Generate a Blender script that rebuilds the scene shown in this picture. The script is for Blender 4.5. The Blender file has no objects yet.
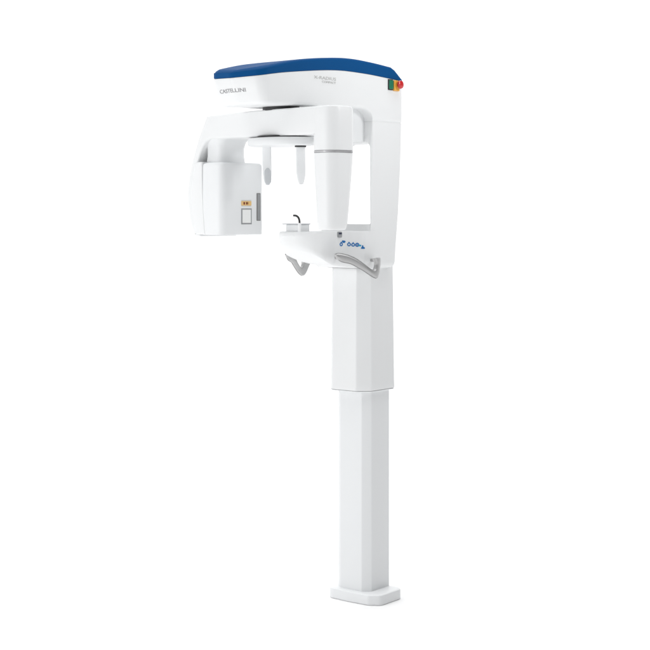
import bpy, bmesh, math
from mathutils import Vector, Matrix
PI = math.pi
sc = bpy.context.scene
COL = sc.collection
V0 = -0.035                      # the unit's own centre line, metres

# ------------------------------------------------------------------ materials
def mat(name, col, rough=0.35, metal=0.0, coat=0.0, var=0.0, bump=0.0, spec=0.5):
    m = bpy.data.materials.new(name); m.use_nodes = True
    nt = m.node_tree; b = nt.nodes['Principled BSDF']
    b.inputs['Base Color'].default_value = (*col, 1)
    b.inputs['Roughness'].default_value = rough
    b.inputs['Metallic'].default_value = metal
    b.inputs['Coat Weight'].default_value = coat
    b.inputs['Coat Roughness'].default_value = 0.12
    b.inputs['Specular IOR Level'].default_value = spec
    tc = nt.nodes.new('ShaderNodeTexCoord')
    if var:
        n = nt.nodes.new('ShaderNodeTexNoise'); n.inputs['Scale'].default_value = 6
        n.inputs['Detail'].default_value = 5
        nt.links.new(tc.outputs['Object'], n.inputs['Vector'])
        mr = nt.nodes.new('ShaderNodeMapRange')
        mr.inputs['To Min'].default_value = rough - var; mr.inputs['To Max'].default_value = rough + var
        nt.links.new(n.outputs['Fac'], mr.inputs['Value'])
        nt.links.new(mr.outputs['Result'], b.inputs['Roughness'])
    if bump:
        n2 = nt.nodes.new('ShaderNodeTexNoise'); n2.inputs['Scale'].default_value = 900
        nt.links.new(tc.outputs['Object'], n2.inputs['Vector'])
        bp = nt.nodes.new('ShaderNodeBump'); bp.inputs['Strength'].default_value = bump
        bp.inputs['Distance'].default_value = 0.0004
        nt.links.new(n2.outputs['Fac'], bp.inputs['Height'])
        nt.links.new(bp.outputs['Normal'], b.inputs['Normal'])
    return m
WHITE = mat('white_lacquer', (.80, .81, .815), .42, coat=.12, var=.06, bump=.05)
WHITE2 = mat('white_powder_coat', (.79, .803, .812), .45, coat=.1, var=.06, bump=.12)
BLUE = mat('blue_cover', (.001, .066, .215), .55, var=.05, bump=.05, spec=.08)
GREY = mat('grey_plastic', (.30, .31, .32), .45, var=.05)
LGREY = mat('light_grey_plastic', (.52, .54, .56), .4, var=.05)
METAL = mat('satin_aluminium', (.45, .45, .45), .34, metal=.5, var=.06)
CHROME = mat('brushed_ring', (.55, .55, .56), .25, metal=.5)
EDGE = mat('dark_grey_edge', (.22, .22, .22), .4)
BLACK = mat('black_rubber', (.012, .012, .013), .45)
GREEN = mat('green_plastic', (.0, .16, .085), .35, coat=.3)
YELLOW = mat('yellow_plastic', (.75, .38, .05), .4)
RED = mat('red_plastic', (.55, .012, .015), .28, coat=.5)
ORANGE = mat('orange_label', (.76, .50, .20), .5)
BROWN = mat('brown_print', (.16, .02, .01), .5)
PAPER = mat('white_label', (.86, .87, .86), .5)
PRINT = mat('grey_print', (.29, .29, .30), .5)
PRINT2 = mat('pale_grey_print', (.52, .52, .51), .5)
ICON = mat('blue_print', (.004, .14, .40), .45)
ICON2 = mat('cyan_print', (.01, .33, .55), .45)

# ------------------------------------------------------------------ helpers
def P(u, v, z): return Vector((v, -u, z))            # u forward, v right, z up
AX = (0.52, V0); PHI = math.radians(5)               # axis of the rotating gantry
def RA(a, b, z):                                     # gantry frame -> unit frame
    x = a * math.cos(PHI) - b * math.sin(PHI)
    y = -a * math.sin(PHI) - b * math.cos(PHI)
    return Vector((AX[1] + x, -AX[0] + y, z))

def finish(bm, name, material, parent, ang=38, bevel=0, seg=3):
    bmesh.ops.remove_doubles(bm, verts=bm.verts, dist=1e-6)
    bmesh.ops.recalc_face_normals(bm, faces=bm.faces)
    me = bpy.data.meshes.new(name)
    for f in bm.faces: f.smooth = True
    for e in bm.edges:
        if len(e.link_faces) == 2:
            e.smooth = e.calc_face_angle(0) < math.radians(ang)
    bm.to_mesh(me); bm.free()
    o = bpy.data.objects.new(name, me); COL.objects.link(o)
    me.materials.append(material)
    if parent is not None: o.parent = parent
    if bevel:
        md = o.modifiers.new('bevel', 'BEVEL'); md.width = bevel; md.segments = seg
        md.limit_method = 'ANGLE'; md.angle_limit = math.radians(ang)
        md.harden_normals = False
        for e in me.edges: e.use_edge_sharp = False
        w = o.modifiers.new('wn', 'WEIGHTED_NORMAL'); w.keep_sharp = False
    return o

def catmull(pts, n=8, closed=False):
    out = []; m = len(pts)
    rng = m if closed else m - 1
    D = len(pts[0])
    for i in range(rng):
        if closed: p = [pts[(i + k - 1) % m] for k in range(4)]
        else: p = [pts[max(0, min(m - 1, i + k - 1))] for k in range(4)]
        for j in range(n):
            t = j / n
            out.append(tuple(.5 * ((2 * p[1][d]) + (-p[0][d] + p[2][d]) * t +
                (2 * p[0][d] - 5 * p[1][d] + 4 * p[2][d] - p[3][d]) * t * t +
                (-p[0][d] + 3 * p[1][d] - 3 * p[2][d] + p[3][d]) * t ** 3) for d in range(D)))
    if not closed: out.append(tuple(pts[-1]))
    return out

def roundpoly(pts, radii, n=8):                       # polygon with filleted corners
    out = []; m = len(pts)
    for i in range(m):
        p = Vector(pts[i]); a = Vector(pts[i - 1]); b = Vector(pts[(i + 1) % m]); r = radii[i]
        if r <= 0: out.append(tuple(p)); continue
        da = (a - p).normalized(); db = (b - p).normalized()
        half = math.acos(max(-1, min(1, da.dot(db)))) / 2
        d = r / math.tan(half); c = p + (da + db).normalized() * (r / math.sin(half))
        s = p + da * d; e = p + db * d
        a0 = math.atan2(s.y - c.y, s.x - c.x); a1 = math.atan2(e.y - c.y, e.x - c.x)
        dd = (a1 - a0 + PI) % (2 * PI) - PI
        for k in range(n + 1):
            t = a0 + dd * k / n; out.append((c.x + r * math.cos(t), c.y + r * math.sin(t)))
    return out

def inset(loop, d):
    m = len(loop); out = []
    area = sum(loop[i - 1][0] * loop[i][1] - loop[i][0] * loop[i - 1][1] for i in range(m))
    s = 1 if area > 0 else -1
    for i in range(m):
        a = Vector(loop[i - 1]); b = Vector(loop[(i + 1) % m]); p = Vector(loop[i])
        e1 = (p - a); e2 = (b - p)
        n1 = Vector((-e1.y, e1.x)).normalized() if e1.length > 1e-9 else Vector((0, 0))
        n2 = Vector((-e2.y, e2.x)).normalized() if e2.length > 1e-9 else Vector((0, 0))
        nn = (n1 + n2)
        if nn.length < 1e-6: out.append(tuple(p)); continue
        nn.normalize(); c = max(.5, nn.dot(n1)) if n1.length else 1
        out.append(tuple(p + nn * (s * d / c)))
    return out

def rings_mesh(rings, sym=False, cap=True, bm=None):   # rings of 3-D points
    bm = bm or bmesh.new()
    R = [[bm.verts.new(p) for p in r] for r in rings]
    n = len(R[0])
    for a, b in zip(R, R[1:]):
        for i in range(n): bm.faces.new((a[i - 1], a[i], b[i], b[i - 1]))
    if cap:
        for r in (R[0], R[-1]):
            if sym:                                  # strips between mirrored points
                for i in range(n // 2 - 1):
                    q = (r[i], r[i + 1], r[n - 2 - i], r[n - 1 - i])
                    bm.faces.new(q)
            else: bm.faces.new(r)
    return bm

def prism(loop, rings, F=P, sym=False, bm=None):
    """loop in plan; rings = [(z or f(u), inset, scale)], F maps to space"""
    out = []
    for r in rings:
        z, d = r[0], r[1]
        L = inset(loop, d) if abs(d) > 1e-9 else loop
        sh = r[2] if len(r) > 2 else None
        ring = []
        for (p0, p) in zip(loop, L):
            if sh: p = sh(p)
            zz = z(p0[0]) if callable(z) else z
            ring.append(F(p[0], p[1], zz))
        out.append(ring)
    return rings_mesh(out, sym, bm=bm)

def symloop(half):
    half = [(u, v if v > V0 + .003 else V0 + .003) for (u, v) in half]
    return _sym(half)
def _sym(half):                                   # half outline with v>=V0, listed from back to front
    return list(half) + [(u, 2 * V0 - v) for (u, v) in reversed(half)]

def interp(tab):
    def f(x):
        if x <= tab[0][0]: return tab[0][1]
        for (a, b), (c, d) in zip(tab, tab[1:]):
            if x <= c: return b + (d - b) * (x - a) / (c - a)
        return tab[-1][1]
    return f
def smooth_tab(tab, n=10): return interp(catmull(tab, n))

def sweep(path, wdir, wid, thk, name, material, parent, nseg=16, power=2.6, taper=None):
    """band with a rounded cross-section swept along path (3-D points)"""
    rings = []; m = len(path)
    for i, p in enumerate(path):
        t = (path[min(i + 1, m - 1)] - path[max(i - 1, 0)]).normalized()
        w = wdir(i / (m - 1)) if callable(wdir) else wdir
        w = (w - t * w.dot(t)).normalized(); h = t.cross(w)
        k = taper(i / (m - 1)) if taper else 1
        ring = []
        for j in range(nseg):
            th = 2 * PI * j / nseg; c, s = math.cos(th), math.sin(th)
            x = math.copysign(abs(c) ** (2 / power), c) * wid / 2 * k
            y = math.copysign(abs(s) ** (2 / power), s) * thk / 2 * (k if taper else 1)
            ring.append(p + w * x + h * y)
        rings.append(ring)
    return finish(rings_mesh(rings), name, material, parent, 50)

def box(name, F, c, s, material, parent, bevel=.001):
    bm = bmesh.new()
    vs = [bm.verts.new(F(c[0] + s[0] / 2 * i, c[1] + s[1] / 2 * j, c[2] + s[2] / 2 * k))
          for i in (-1, 1) for j in (-1, 1) for k in (-1, 1)]
    for q in ((0, 1, 3, 2), (4, 6, 7, 5), (0, 4, 5, 1), (2, 3, 7, 6), (0, 2, 6, 4), (1, 5, 7, 3)):
        bm.faces.new([vs[i] for i in q])
    return finish(bm, name, material, parent, 38, bevel, 3)

def lathe(name, prof, M, material, parent, n=32, ang=38):   # prof [(r,h)], M 4x4 placing axis Z
    bm = bmesh.new(); rings = []
    for r, h in prof:
        rings.append([M @ Vector((r * math.cos(2 * PI * j / n), r * math.sin(2 * PI * j / n), h)) for j in range(n)])
    return finish(rings_mesh(rings, bm=bm), name, material, parent, ang)

def frame(origin, zdir, up=Vector((0, 0, 1))):
    z = zdir.normalized(); x = up.cross(z).normalized(); y = z.cross(x)
    M = Matrix((x, y, z)).transposed().to_4x4(); M.translation = origin
    return M

def text_mesh(s, size, depth=.0):
    cu = bpy.data.curves.new('t', 'FONT'); cu.body = s; cu.size = size
    cu.align_x = 'LEFT'; cu.extrude = depth; cu.resolution_u = 3
    o = bpy.data.objects.new('t', cu); COL.objects.link(o)
    dg = bpy.context.evaluated_depsgraph_get(); dg.update()
    me = bpy.data.meshes.new_from_object(o.evaluated_get(dg))
    bpy.data.objects.remove(o); return me

# ------------------------------------------------------------------ root
root = bpy.data.objects.new('dental_xray_unit', None); COL.objects.link(root)
root.empty_display_size = .1
root.location = (.19, 0, 0); root.rotation_euler = (0, 0, math.radians(-40))
root['label'] = 'white floor-standing panoramic dental x-ray machine with a blue top cover on its overhead arm'
root['category'] = 'x-ray machine'

# ------------------------------------------------------------------ foot, column, carriage
fp = roundpoly([(-.082, .107), (.068, .110), (.100, .065), (.108, -.04), (.106, -.150), (-.082, -.150)],
               [.03, .028, .03, .2, .035, .03])
finish(prism(fp, [(0, .002), (.002, 0), (.034, 0), (.039, .002), (.0415, .006), (.042, .012)]),
       'base_plate', WHITE2, root, 30)
cp = roundpoly([(-.075, .042), (.047, .042), (.076, .012), (.078, -.100), (.055, -.129), (-.075, -.129)],
               [.008, .005, .006, .01, .012, .01], 4)
finish(prism(cp, [(.036, 0), (.95, 0)]), 'column', WHITE2, root, 30)
kp = roundpoly([(-.092, .058), (.066, .058), (.113, .012), (.117, -.112), (.088, -.144), (-.092, -.144)],
               [.012, .012, .014, .02, .02, .012], 6)
finish(prism(kp, [(.869, .014), (.868, .004), (.870, .0005), (.874, -.001), (.90, 0), (1.39, .006)]),
       'carriage', WHITE, root, 35)
# lip at the carriage's lower end
finish(prism(kp, [(.8655, .012), (.8635, .004), (.8655, .0005), (.8675, .0005), (.8677, .012)]),
       'carriage_seal', WHITE2, root, 35)

# ------------------------------------------------------------------ back frame (spine)
spine = symloop(roundpoly([(-.082, V0), (-.082, .108), (.126, .108), (.126, V0)], [0, .022, .008, 0], 6))
def squeeze(kv, ku):
    return lambda p: (p[0] + ku * max(0, min(1, (.02 - p[0]) / .10)), V0 + (p[1] - V0) * kv)
finish(prism(spine, [(1.372, .030, squeeze(.88, .025)), (1.374, .018, squeeze(.88, .025)), (1.382, .006, squeeze(.88, .025)),
                     (1.396, 0, squeeze(.88, .025)), (1.45, 0, squeeze(.89, .022)),
                     (1.60, 0, squeeze(.94, .012)), (1.80, 0, squeeze(.985, .004)), (1.9675, 0), (1.9685, .0012), (1.974, .0016)], sym=True),
       'back_frame', WHITE, root, 40)
bf = bpy.data.objects['back_frame']                    # open window through the frame, behind the sensor housing
wl = roundpoly([(-.169, 1.5515), (.0955, 1.5515), (.0955, 1.8885), (-.169, 1.8885)], [.006, .006, .028, .028], 8)
cut = finish(rings_mesh([[P(-.3, v, z) for v, z in wl], [P(.3, v, z) for v, z in wl]]), 'cutter', WHITE, root)
bo = bf.modifiers.new('window', 'BOOLEAN'); bo.operation = 'DIFFERENCE'; bo.object = cut; bo.solver = 'EXACT'
bpy.context.view_layer.update()
dg = bpy.context.evaluated_depsgraph_get()
nm = bpy.data.meshes.new_from_object(bf.evaluated_get(dg))
bf.modifiers.clear(); bf.data = nm
bpy.data.objects.remove(cut)

# ------------------------------------------------------------------ overhead arm with blue cover
half = roundpoly([(-.082, V0), (-.082, .110), (.30, .110), (.55, .1095), (.772, .100), (.803, V0)],
                 [0, .022, 0, .6, .050, 0], 10)
# refine along the side so that the arched lines stay smooth
dense = []
for (a, b) in zip(half, half[1:]):
    n = max(1, int(math.hypot(b[0] - a[0], b[1] - a[1]) / .02))
    for k in range(n): dense.append((a[0] + (b[0] - a[0]) * k / n, a[1] + (b[1] - a[1]) * k / n))
dense.append(half[-1])
extra = []
for (a, b) in zip(dense, dense[1:]):                   # extra stations at the inner fillet
    extra.append(a)
    if a[0] < .126 < b[0] or a[0] < .2 < b[0]:
        for k in (1, 2, 3, 4, 5, 6, 7): extra.append((a[0] + (b[0] - a[0]) * k / 8, a[1] + (b[1] - a[1]) * k / 8))
extra.append(dense[-1])
arm = symloop(extra)
zcap = smooth_tab([(-.09, 2.142), (-.03, 2.146), (.03, 2.150), (.18, 2.157), (.37, 2.156), (.63, 2.130), (.78, 2.107), (.81, 2.101)])
ztop = smooth_tab([(-.09, 2.150), (-.06, 2.162), (-.012, 2.194), (.03, 2.200), (.125, 2.207), (.243, 2.211), (.371, 2.205), (.574, 2.183), (.72, 2.160), (.78, 2.149), (.81, 2.138)])
zbot = interp([(.125, 1.9695), (.130, 1.984), (.140, 1.998), (.155, 2.008), (.175, 2.014), (.20, 2.016), (.40, 2.012), (.60, 2.008), (.70, 2.004), (.80, 2.002)])
def cs_(k):
    return lambda p: (.36 + (p[0] - .36) * (.70 + .30 * k), V0 + (p[1] - V0) * k)
def nz(u): return max(0, min(1, (u - .45) / .34)) ** 2.2
def nose(k):
    return lambda p: (p[0] - k * max(0, (p[0] - .66) / .14) ** 1.5, V0 + (p[1] - V0) * (1 - .35 * k * max(0, (p[0] - .5) / .3) / .1))
def lift(f, d): return lambda x: f(x) + d
finish(prism(arm, [(lift(zbot, .0), .012, nose(.055)), (lift(zbot, .0015), .005, nose(.051)), (lift(zbot, .006), .001, nose(.044)),
                   (lift(zbot, .014), 0, nose(.036)), (lift(zbot, .05), 0, nose(.016)), (lift(zcap, -.008), 0), (lift(zcap, -.001), 0.0005), (lift(zcap, 0), .002)], sym=True),
       'overhead_arm', WHITE, root, 42)
finish(prism(arm, [(lift(zcap, .0005), .001), (lift(zcap, .0015), -.0008), (lambda u: zcap(u) + (ztop(u) - zcap(u)) * .5, -.001),
                   (lambda u: ztop(u) - .012 - .021 * nz(u), -.0005), (lambda u: ztop(u) - .005 - .020 * nz(u), .0015), (lambda u: ztop(u) - .001 - .017 * nz(u), .007), (lambda u: ztop(u) + .001 - .011 * nz(u), 0, cs_(.90)), (lambda u: ztop(u) + .003 - .006 * nz(u), 0, cs_(.68)), (lambda u: ztop(u) + .005 - .004 * nz(u), 0, cs_(.38))], sym=True),
       'top_cover', BLUE, root, 42)
# inner gusset under the arm, in front of the spine
g = symloop(roundpoly([(.120, V0), (.120, .066), (.30, .066), (.30, V0)], [0, 0, .03, 0], 6))
finish(prism(g, [(1.886, .006), (1.8875, .002), (1.892, 0), (2.03, 0)], sym=True), 'arm_gusset', WHITE2, root, 40)

# --- lettering
def on_arm_side(x, y, u0, z0, off):                    # x along the arm towards the wall
    return P(u0 - x, .1105 + off, z0 + y)
def put_text(s, size, fn, name, material, parent, sx=1.0, spacing=0):
    me = text_mesh(s, size)
    bm = bmesh.new(); bm.from_mesh(me)
    bmesh.ops.triangulate(bm, faces=bm.faces)
    bmesh.ops.subdivide_edges(bm, edges=[e for e in bm.edges if e.calc_length() > .006], cuts=2)
    xs = [v.co.x for v in bm.verts]; x0 = min(xs); x1 = max(xs)
    for v in bm.verts: v.co = fn((v.co.x - x0) / (x1 - x0), v.co.y, 0)
    res = bmesh.ops.extrude_face_region(bm, geom=list(bm.faces))
    # thickness: push the copied faces outward
    for e in res['geom']:
        if isinstance(e, bmesh.types.BMVert): e.co += fn.outward
    o = finish(bm, name, material, parent, 30)
    return o
def mk(fn, outward): 
    class W:
        def __call__(self, a, b, c): return fn(a, b, c)
    w = W(); w.outward = outward; return w
side_out = Vector((1, 0, 0))
def side_line(u_a, u_b, z):
    return mk(lambda t, y, c: P(u_a + (u_b - u_a) * t, .1101, z + y), Vector((.0008, 0, 0)))
tx = put_text('X-RADIUS', .017, side_line(.492, .360, 2.115), 'model_lettering', PRINT2, root)
tx['label'] = 'pale grey lettering on the side of the overhead arm'
put_text('COMPACT', .0115, side_line(.445, .361, 2.102), 'model_lettering', PRINT2, root)
# front lettering follows the face of the nose
fdir = (Vector(P(.775 - .004, .100, 0)) - Vector(P(.800 - .004, V0, 0)))
def nose_pt(v):                                        # point on nose front for given v
    w = abs(v - V0)
    return .803 - .031 * (w / .135)
from mathutils.bvhtree import BVHTree
bmt = bmesh.new(); bmt.from_mesh(bpy.data.objects['overhead_arm'].data); tree = BVHTree.FromBMesh(bmt)
def nose_line(v_a, v_b, z):
    def f(t, y, c):
        v = v_a + (v_b - v_a) * t; zz = z + y
        h, nn, i, d = tree.ray_cast(P(1.5, v, zz), Vector((0, 1, 0)))
        return h + Vector((0, -.0004, 0))
    return mk(f, Vector((0, -.0008, 0)))
put_text('CASTELLINI', .0205, nose_line(-.122, .018, 2.050), 'maker_lettering', PRINT, root)

# --- emergency stop and power switch on the arm's side
sw = box('power_switch', P, (.012, .114, 2.124), (.026, .010, .036), GREEN, root, .0015)
box('switch_frame', P, (.012, .112, 2.124), (.029, .005, .044), BLACK, sw, .001)
es = box('emergency_stop', P, (-.024, .1145, 2.122), (.038, .011, .044), YELLOW, root, .004)
M = frame(P(-.030, .1165, 2.126), Vector((1, 0, 0)))
lathe('button_collar', [(.0005, 0), (.016, 0), (.016, .004), (.0105, .006), (.0100, .014), (.0005, .014)], M, YELLOW, es)
lathe('button_cap', [(.0005, .012), (.0155, .010), (.0172, .0125), (.0174, .0165), (.0158, .0205), (.011, .0225), (.0005, .023)], M, RED, es)

# ------------------------------------------------------------------ rotating gantry
brg = [RA(0, 0, 0)]
M = Matrix.Translation((AX[1], -AX[0], 0))
lathe('pivot_bearing', [(.02, 1.994), (.072, 1.994), (.072, 2.02), (.02, 2.03)], M, BLACK, root, 48)
# side profile of beam and outer shell (a, z)
outer = catmull([(-.327, 1.985), (-.352, 1.945), (-.380, 1.895), (-.413, 1.820), (-.438, 1.745), (-.446, 1.690), (-.445, 1.640), (-.433, 1.570), (-.402, 1.505)], 6)
inner = catmull([(-.305, 1.8935), (-.330, 1.885), (-.355, 1.860), (-.382, 1.810), (-.402, 1.745), (-.411, 1.690), (-.411, 1.640), (-.401, 1.570), (-.372, 1.505)], 6)
top_ = [(.290, 1.996), (.20, 1.9965), (.1, 1.997), (.0, 1.997), (-.1, 1.9955), (-.2, 1.992), (-.27, 1.989)]
bot_ = [(.290, 1.8935), (.20, 1.8935), (.1, 1.8935), (.0, 1.8935), (-.1, 1.8935), (-.2, 1.8935), (-.27, 1.8935)]
def ribbon(o_, i_): return list(o_) + list(i_)[::-1]
prof = ribbon(top_ + outer, bot_ + inner)
wb = smooth_tab([(-.45, .102), (-.38, .102), (-.28, .102), (-.18, .092), (-.08, .078), (.05, .070), (.30, .069)])
def slab(prof, w, F, rr):                               # extrude profile sideways with rounded long edges
    rings = []
    steps = [(-1, rr), (-1 + .0, rr * .0)]
    seq = []
    for k in range(5):
        t = k / 4 * PI / 2
        seq.append((-1, rr * (1 - math.sin(t)), rr * (1 - math.cos(t))))   # (side, inset, dist from side)
    for s, ins, dd in seq:
        L = inset(prof, ins); rings.append([F(p[0], -(w(p0[0]) - dd), p[1]) for p, p0 in zip(L, prof)])
    for s, ins, dd in reversed(seq):
        L = inset(prof, ins); rings.append([F(p[0], (w(p0[0]) - dd), p[1]) for p, p0 in zip(L, prof)])
    return rings_mesh(rings, sym=True)
gan = finish(slab(prof, wb, RA, .008), 'rotating_arm', WHITE, root, 42)

# tube housing: body, back cover, neck
tb = roundpoly([(-.232, -.121), (-.232, .108), (-.342, .110), (-.342, -.116)], [.016, .026, .004, .02], 8)
th = finish(prism(tb, [(1.5105, .004), (1.512, .001), (1.515, 0), (1.785, 0), (1.793, .002), (1.798, .007), (1.800, .014)], RA), 'tube_housing', WHITE2, root, 40)
left_ = catmull([(-.360, 1.803), (-.384, 1.798), (-.398, 1.762), (-.408, 1.72), (-.4135, 1.672), (-.4115, 1.625), (-.402, 1.567), (-.379, 1.512)], 5)
right_ = [(-.345, 1.803 - (1.803 - 1.512) * i / (len(left_) - 1)) for i in range(len(left_))]
right_ = [(-.345 + .020 * ((1.803 - z) / .291) ** 2, z) for _, z in right_]
finish(slab(ribbon(left_, right_), lambda a: .1125, RA, .006), 'housing_cover', WHITE, th, 42)
nk = roundpoly([(-.268, -.080), (-.268, .080), (-.355, .080), (-.355, -.080)], [.05, .03, .005, .005], 8)
finish(prism(nk, [(1.785, -.006), (1.80, .000), (1.825, .004), (1.86, .004), (1.885, -.004), (1.896, -.016)], RA), 'housing_neck', WHITE2, th, 40)
# seam grooves as raised ribs on the near flank
for a_ in (-.262,):
    pth = [RA(a_, .1075 + .0035, 1.52 + i * .026) for i in range(11)]
# window slit, warning label, white label: all on the face towards the patient
A0 = -.232
sl = box('beam_slit', RA, (A0 + .0008, -.0925, 1.6225), (.003, .021, .112), EDGE, th, .0015)
box('slit_insert', RA, (A0 + .0022, -.0925, 1.6225), (.0018, .011, .104), GREY, sl, .0005)
lab = box('warning_label', RA, (A0 + .0006, -.026, 1.637), (.0014, .054, .018), ORANGE, th, .0003)
for b_ in (.008, -.006): box('warning_symbol', RA, (A0 + .0016, -.022 + b_, 1.637), (.001, .008, .010), BROWN, lab, .0003)
for b_ in (.020,): box('warning_symbol', RA, (A0 + .0016, -.054 + b_, 1.637), (.001, .006, .009), mat('dark_yellow_print', (.45, .25, .05), .5), lab, .0003)
for z_ in (1.6485, 1.6262): box('print_line', RA, (A0 + .0006, -.026, z_), (.001, .052, .0016), PRINT2, lab, .0001)
fr = box('label_frame', RA, (A0 + .0006, -.027, 1.5845), (.0014, .056, .064), GREY, th, .0003)
box('label_sheet', RA, (A0 + .0014, -.027, 1.5848), (.0014, .045, .053), PAPER, fr, .0003)

# sensor housing: upper block, ring, tapered lower housing
HC = .287
def hloop(ra, rb, r, n=8):
    return roundpoly([(HC - ra, -rb), (HC - ra, rb), (HC + ra, rb), (HC + ra, -rb)], [r] * 4, n)
hu = hloop(.0605, .0705, .046, 12)
sh_ = finish(prism(hu, [(1.8305, .003), (1.832, .0005), (1.836, 0), (1.955, 0), (1.986, .0005), (1.994, .003), (1.9975, .010)], RA), 'sensor_housing', WHITE, root, 40)
finish(prism(inset(hu, .0), [(1.8225, .003), (1.8232, -.0004), (1.8298, -.0004), (1.8305, .003)], RA), 'trim_ring', CHROME, sh_, 40)
def tap(k): return lambda p: (HC - .006 * (1 - k) / .25 + (p[0] - HC) * k, p[1] * k)
finish(prism(hu, [(1.5335, .012, tap(.72)), (1.535, .005, tap(.72)), (1.540, .001, tap(.725)), (1.56, 0, tap(.77)), (1.64, 0, tap(.845)), (1.72, 0, tap(.92)), (1.78, 0, tap(.965)), (1.8215, 0, tap(.99)), (1.8225, .002, tap(.99))], RA),
       'sensor_cover', WHITE, sh_, 40)

# ------------------------------------------------------------------ head support disc and temple rests
el = [(AX[0] + .10 * math.cos(t), V0 + .150 * math.sin(t)) for t in [2 * PI * i / 64 for i in range(64)]]
finish(prism(el, [(1.858, .012), (1.8595, .004), (1.864, 0), (1.880, -.001), (1.888, .002), (1.8895, .008)]), 'support_disc', WHITE2, root, 40)
lathe('disc_gap', [(.01, 1.886), (.092, 1.886), (.092, 1.896), (.01, 1.896)], M, BLACK, root, 48)
for sgn in (1, -1):
    vc = V0 + sgn * .088; uc = .506
    path = [P(uc + .012 * math.sin(k / 14 * 2.2) * .0 , vc + .004 * (k / 14) ** 2, 1.864 - .156 * k / 14) for k in range(15)]
    tr = sweep(path, Vector((1, 0.9, 0)).normalized() if sgn > 0 else Vector((1, .9, 0)).normalized(), .036, .014, 'temple_rest', WHITE2, root, 20, 3.2,
               lambda t: 1 if t < .62 else math.sqrt(max(.02, 1 - ((t - .62) / .385) ** 2 * .86)))
    tr['label'] = 'flat white temple rest hanging under the disc, ' + ('nearer the sensor housing' if sgn > 0 else 'nearer the tube housing, with a grey pad')
    if sgn > 0:
        path2 = [P(uc, vc + .0, 1.872 - .010 * k) for k in range(3)]
        sweep(path2, Vector((1, .9, 0)).normalized(), .044, .022, 'rest_slot', BLACK, tr, 20, 3)
    else:
        path2 = [q + P(.004, .007, 0) for q in path[8:15]]
        sweep(path2, Vector((1, .9, 0)).normalized(), .027, .009, 'pad', LGREY, tr, 20, 2.4,
              lambda t: math.sqrt(max(.05, 1 - (2 * t - 1) ** 4 * .9)))

# ------------------------------------------------------------------ chin shelf with console
W = [(.10, .134), (.145, .131), (.165, .124), (.195, .098), (.228, .072), (.27, .066), (.33, .078), (.385, .090), (.43, .086), (.462, .062), (.478, .030), (.481, 0)]
Wd = catmull(W, 6)
shelf = symloop([(u, V0 + w) for u, w in Wd][:-1] + [(.481, V0 + .006)])
zsb = smooth_tab([(.10, 1.374), (.16, 1.375), (.25, 1.385), (.35, 1.402), (.44, 1.428), (.49, 1.445)])
def shr(k):
    return lambda p: (p[0] - k * max(0, (p[0] - .2) / .28) * 1.15, V0 + (p[1] - V0) * (1 - k * 4.2 * max(0, min(1, (p[0] - .12) / .12)) ))
cs = finish(prism(shelf, [(zsb, 0, shr(.050)), (lift(zsb, .0015), 0, shr(.042)), (lift(zsb, .006), 0, shr(.030)), (lift(zsb, .015), 0, shr(.019)), (lift(zsb, .028), 0, shr(.010)), (lift(zsb, .046), 0, shr(.004)), (lift(zsb, .066), 0, shr(.001)), (1.508, 0),
                          (1.518, 0, shr(.001)), (1.5235, 0, shr(.004)), (1.5255, 0, shr(.009))], sym=True), 'chin_shelf', WHITE, root, 42)
# thin plate around the joint between shelf and frame
# chin rest
cr = roundpoly([(.395, -.074), (.395, .005), (.455, .005), (.455, -.074)], [.006, .004, .014, .014], 5)
ch = finish(prism(cr, [(1.520, 0), (1.551, 0), (1.5525, .002)]), 'chin_rest', WHITE2, root, 40)
lp = roundpoly([(.392, -.082), (.392, .008), (.458, .008), (.470, -.082)], [.004, .004, .012, .012], 5)
finish(prism(lp, [(1.5527, .001), (1.554, 0), (1.5555, 0), (1.5565, .001)]), 'chin_lip', LGREY, ch, 40)
lathe('rod_socket', [(.001, 1.5225), (.0065, 1.5225), (.0065, 1.5585), (.001, 1.5585)], Matrix.Translation(P(.460, .0085, 0)), WHITE, ch, 20)
bp = catmull([tuple(P(.460, .0085, 1.555)), tuple(P(.460, .007, 1.570)), tuple(P(.460, .001, 1.581)), tuple(P(.461, -.009, 1.587)), tuple(P(.462, -.021, 1.588))], 6)
sweep([Vector(p) for p in bp], Vector((0, 1, 0.2)), .0082, .0082, 'bite_rod', BLACK, ch, 12, 2)

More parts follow.
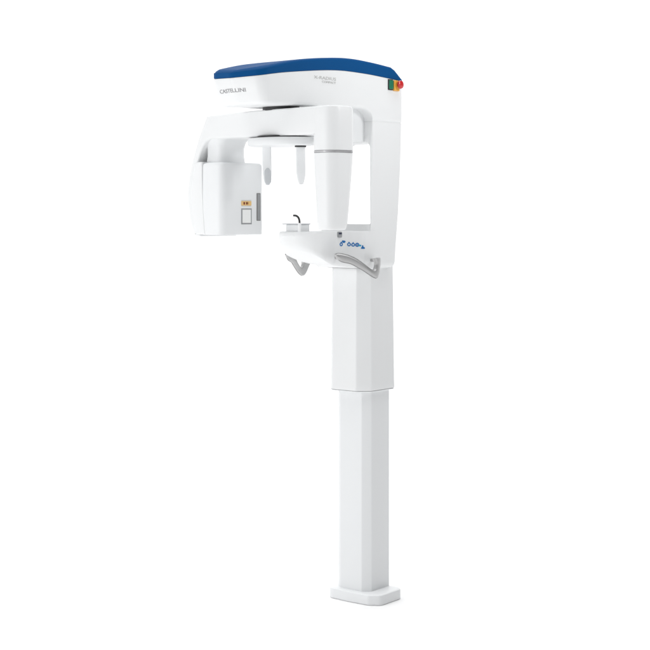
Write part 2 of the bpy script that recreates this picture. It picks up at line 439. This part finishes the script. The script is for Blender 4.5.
# console: buttons follow the fillet between frame and shelf
def fillet_pt(t):                                      # walk the outline from u=.27 back to u=.145
    pts = [(u, V0 + w) for u, w in Wd if .150 <= u <= .300][::-1]
    L = [0]
    for a, b in zip(pts, pts[1:]): L.append(L[-1] + math.hypot(b[0] - a[0], b[1] - a[1]))
    s = t * L[-1]
    for i in range(len(pts) - 1):
        if s <= L[i + 1] + 1e-9:
            k = (s - L[i]) / (L[i + 1] - L[i]); a, b = pts[i], pts[i + 1]
            d = Vector((b[1] - a[1], -(b[0] - a[0]))).normalized()
            n = P(*( (d.y if False else (b[1] - a[1]) / math.hypot(b[0]-a[0], b[1]-a[1])), (-(b[0] - a[0])) / math.hypot(b[0]-a[0], b[1]-a[1]), 0))
            return (a[0] + (b[0] - a[0]) * k, a[1] + (b[1] - a[1]) * k), n
def icon(t, z, kind, r=.0062, m=ICON):
    (u, v), n = fillet_pt(t)
    Mx = frame(P(u, v, z) + n * .0002, n)
    bm = bmesh.new()
    def ringm(r0, r1, cx=0, cy=0, k=20, sq=1.0):
        a = [Mx @ Vector((cx + r0 * math.cos(2 * PI * i / k), cy + r0 * sq * math.sin(2 * PI * i / k), .0006)) for i in range(k)]
        b = [Mx @ Vector((cx + r1 * math.cos(2 * PI * i / k), cy + r1 * sq * math.sin(2 * PI * i / k), .0006)) for i in range(k)]
        c = [p + (Mx.to_3x3() @ Vector((0, 0, -.0014))) for p in b]; d = [p + (Mx.to_3x3() @ Vector((0, 0, -.0014))) for p in a]
        R = [[bm.verts.new(p) for p in q] for q in (a, b, c, d)]
        for x, y in zip(R, R[1:] + R[:1]):
            for i in range(k): bm.faces.new((x[i - 1], x[i], y[i], y[i - 1]))
    def poly(pts):
        a = [Mx @ Vector((x * r, y * r, .0007)) for x, y in pts]; b = [Mx @ Vector((x * r, y * r, -.0008)) for x, y in pts]
        rings_mesh([a, b], bm=bm)
    if kind == 'ring': ringm(r * 1.05, r * .5); poly([(-.25, -.25), (.25, -.25), (.25, .25), (-.25, .25)])
    if kind == 'drop': ringm(r * .92, r * .42, 0, -r * .15); poly([(-.55, .45), (.55, .45), (0, 1.25)])
    if kind == 'flag': poly([(-1, -.2), (.2, -.6), (1, .0), (.6, .6), (-.9, .75)])
    if kind == 'step': poly([(-1, -.9), (1, -.9), (1, -.2), (.3, .1), (.1, .9), (-.4, .9), (-.6, .1), (-1, -.3)])
    return finish(bm, 'control_button', m, cs, 30)
icon(.385, 1.4735, 'drop', .0084); icon(.455, 1.482, 'flag', .0082)
icon(.585, 1.4730, 'drop', .0084); icon(.685, 1.4715, 'drop', .0084); icon(.785, 1.470, 'ring', .0080); icon(.85, 1.4665, 'flag', .006, ICON2); icon(.925, 1.461, 'step', .0078)
(u_, v_), n_ = fillet_pt(.33)
Mx = frame(P(u_, v_, 1.5125) + n_ * .001, n_) @ Matrix.Scale(1.15, 4)
bm = bmesh.new()
rr = roundpoly([(-.009, -.011), (.009, -.011), (.009, .009), (-.009, .009)], [.003] * 4, 4)
rings_mesh([[Mx @ Vector((x, y, -.004)) for x, y in rr], [Mx @ Vector((x, y, .003)) for x, y in rr], [Mx @ Vector((x * .85, y * .85, .004)) for x, y in rr]], bm=bm)
led = finish(bm, 'indicator', GREY, cs, 30)
bm = bmesh.new()
rr = roundpoly([(-.0065, .0), (.0065, .0), (.0065, .006), (-.0065, .006)], [.001] * 4, 3)
rings_mesh([[Mx @ Vector((x, y, .002)) for x, y in rr], [Mx @ Vector((x, y, .0048)) for x, y in rr]], bm=bm)
finish(bm, 'indicator_lens', mat('dark_lens', (.03, .035, .07), .2), led, 30)

# ------------------------------------------------------------------ patient handles
GU = smooth_tab([(332, .353), (334, .345), (350, .283), (365, .215), (375, .163), (381, .128)])
GW = smooth_tab([(332, .120), (334, .125), (350, .152), (365, .182), (375, .192), (381, .178)])
def handle(sgn):
    """boomerang-shaped plate bent round the side of the shelf; its outline is drawn in a 4 mm grid (station, drop)"""
    up = catmull([(334, 254), (337, 252.8), (342, 253.2), (349, 255), (356, 258.6), (362, 263.4), (367, 267.8), (370.0, 269.8), (372.0, 269.2), (373.2, 266), (373.2, 263.2), (372.0, 260.5), (371, 258.4)], 4)
    dn = catmull([(335.6, 257), (338, 259.5), (342, 261.6), (350, 263.4), (356, 266.7), (362, 270.7), (367, 274.5), (370.8, 277.2), (374, 278.4), (376.8, 275.5), (378.8, 269.5), (380.2, 263.5), (380, 258.0)], 4)
    ol = up + dn[::-1]
    def F(x, y, off):
        u, w = GU(x), GW(x)
        tu, tw = GU(x + .5) - GU(x - .5), GW(x + .5) - GW(x - .5)
        L = math.hypot(tu, tw); nu, nw = tw / L, -tu / L     # outward normal in plan
        return P(u + nu * off, V0 + sgn * (w + nw * off), 1.59 - (y - 215) * .00398)
    rings = []
    for ins, off in ((2.2, .0098), (1.4, .0092), (.7, .0075), (.2, .0048), (0, .0018), (0, -.004), (.3, -.0065), (1.2, -.008)):
        L_ = inset(ol, ins); rings.append([F(x, y, off) for x, y in L_])
    bm = rings_mesh(rings, sym=True)
    h = finish(bm, 'handle', METAL, root, 50)
    h['label'] = 'satin grey patient handle on the ' + ('near' if sgn > 0 else 'far') + ' side of the chin shelf'
    m = len(ol)
    path = dn[4:-2]
    sweep([F(x, y, .0035) for x, y in path], Vector((0, 0, 1)), .0024, .0024, 'edge_trim', EDGE, h, 8, 2)
    path = up[1:-20]
    sweep([F(x, y, .0035) for x, y in path], Vector((0, 0, 1)), .0018, .0018, 'edge_trim', EDGE, h, 8, 2)
    def Q(u, w, z): return P(u, V0 + sgn * w, z)
    sweep([Q(.264, .156, 1.4175), Q(.262, .120, 1.4185), Q(.262, .062, 1.420)], Vector((0, 0, 1)), .014, .014, 'mount', METAL, h, 16, 2.2)
    sweep([Q(.136, .176, 1.406), Q(.125, .150, 1.407), Q(.115, .110, 1.407)], Vector((0, 0, 1)), .013, .013, 'mount', METAL, h, 16, 2.2)
for s in (1, -1): handle(s)

# ------------------------------------------------------------------ floor
bm = bmesh.new()
n = 64
ctr = bm.verts.new((0, 0, 0)); rg = []
for R_ in (2, 8, 30, 120):
    rg.append([bm.verts.new((R_ * math.cos(2 * PI * i / n), R_ * math.sin(2 * PI * i / n), 0)) for i in range(n)])
for i in range(n):
    bm.faces.new((ctr, rg[0][i - 1], rg[0][i]))
    for a, b in zip(rg, rg[1:]): bm.faces.new((a[i - 1], b[i - 1], b[i], a[i]))
fm = mat('white_studio_floor', (.88, .88, .88), .9, bump=.0, spec=.1)
fl = finish(bm, 'floor', fm, None)
fl.location.z = -.001
fl['kind'] = 'structure'

# ------------------------------------------------------------------ studio surroundings (light from large white sides)
w = bpy.data.worlds.new('World'); sc.world = w; w.use_nodes = True
nt = w.node_tree; nt.nodes.clear()
out = nt.nodes.new('ShaderNodeOutputWorld'); bg = nt.nodes.new('ShaderNodeBackground')
nt.links.new(bg.outputs[0], out.inputs[0])
tc = nt.nodes.new('ShaderNodeTexCoord')
acc = None
def lobe(direction, lo, hi, col, strength):
    """smooth lobe of light around a direction"""
    global acc
    d = nt.nodes.new('ShaderNodeVectorMath'); d.operation = 'DOT_PRODUCT'
    nt.links.new(tc.outputs['Generated'], d.inputs[0]); d.inputs[1].default_value = Vector(direction).normalized()
    mr = nt.nodes.new('ShaderNodeMapRange'); mr.interpolation_type = 'SMOOTHSTEP'
    mr.inputs['From Min'].default_value = lo; mr.inputs['From Max'].default_value = hi
    mr.inputs['To Min'].default_value = 0; mr.inputs['To Max'].default_value = strength
    nt.links.new(d.outputs['Value'], mr.inputs['Value'])
    sc_ = nt.nodes.new('ShaderNodeVectorMath'); sc_.operation = 'SCALE'; sc_.inputs[0].default_value = col
    nt.links.new(mr.outputs['Result'], sc_.inputs['Scale'])
    if acc is None: acc = sc_.outputs[0]
    else:
        ad = nt.nodes.new('ShaderNodeVectorMath'); ad.operation = 'ADD'
        nt.links.new(acc, ad.inputs[0]); nt.links.new(sc_.outputs[0], ad.inputs[1]); acc = ad.outputs[0]
lobe((0, 0, 1), -2, -1.5, (.97, 1.0, 1.04), .10)        # even base
lobe((0, 1, 0), .45, .80, (1, 1, 1), 1.12)              # white background wall
lobe((0, 0, 1), .70, .90, (1, 1, 1), 2.6)               # overhead
lobe((-1, -.30, .05), .15, .85, (1, 1, 1), .58)         # left and front-left
nt.links.new(acc, bg.inputs['Color'])
bg.inputs['Strength'].default_value = 1.0

def softbox(name, loc, target, size, power, col=(1, 1, 1), spread=180):
    l = bpy.data.lights.new(name, 'AREA'); l.shape = 'DISK'; l.size = size; l.energy = power; l.color = col; l.spread = math.radians(spread)
    o = bpy.data.objects.new(name, l); COL.objects.link(o); o.location = loc
    o.rotation_euler = (Vector(target) - Vector(loc)).to_track_quat('-Z', 'Y').to_euler()
softbox('softbox', (-2.2, -1.4, 1.25), (.1, 0, .9), 1.5, 11.5)
softbox('softbox', (1.85, -.95, 2.75), (.12, -.2, 2.15), .7, 1.9, spread=60)

# ------------------------------------------------------------------ camera
cam = bpy.data.cameras.new('camera'); co = bpy.data.objects.new('camera', cam); COL.objects.link(co)
co.location = (0, -5.93, 1.59); co.rotation_euler = (PI / 2, 0, 0)
cam.sensor_width = 36; cam.lens = 1427 / 650 * 36
cam.shift_y = -110 / 650
cam.clip_end = 500
sc.camera = co
sc.view_settings.view_transform = 'Standard'
sc.view_settings.look = 'None'
sc.view_settings.exposure = 0
sc.view_settings.gamma = 1
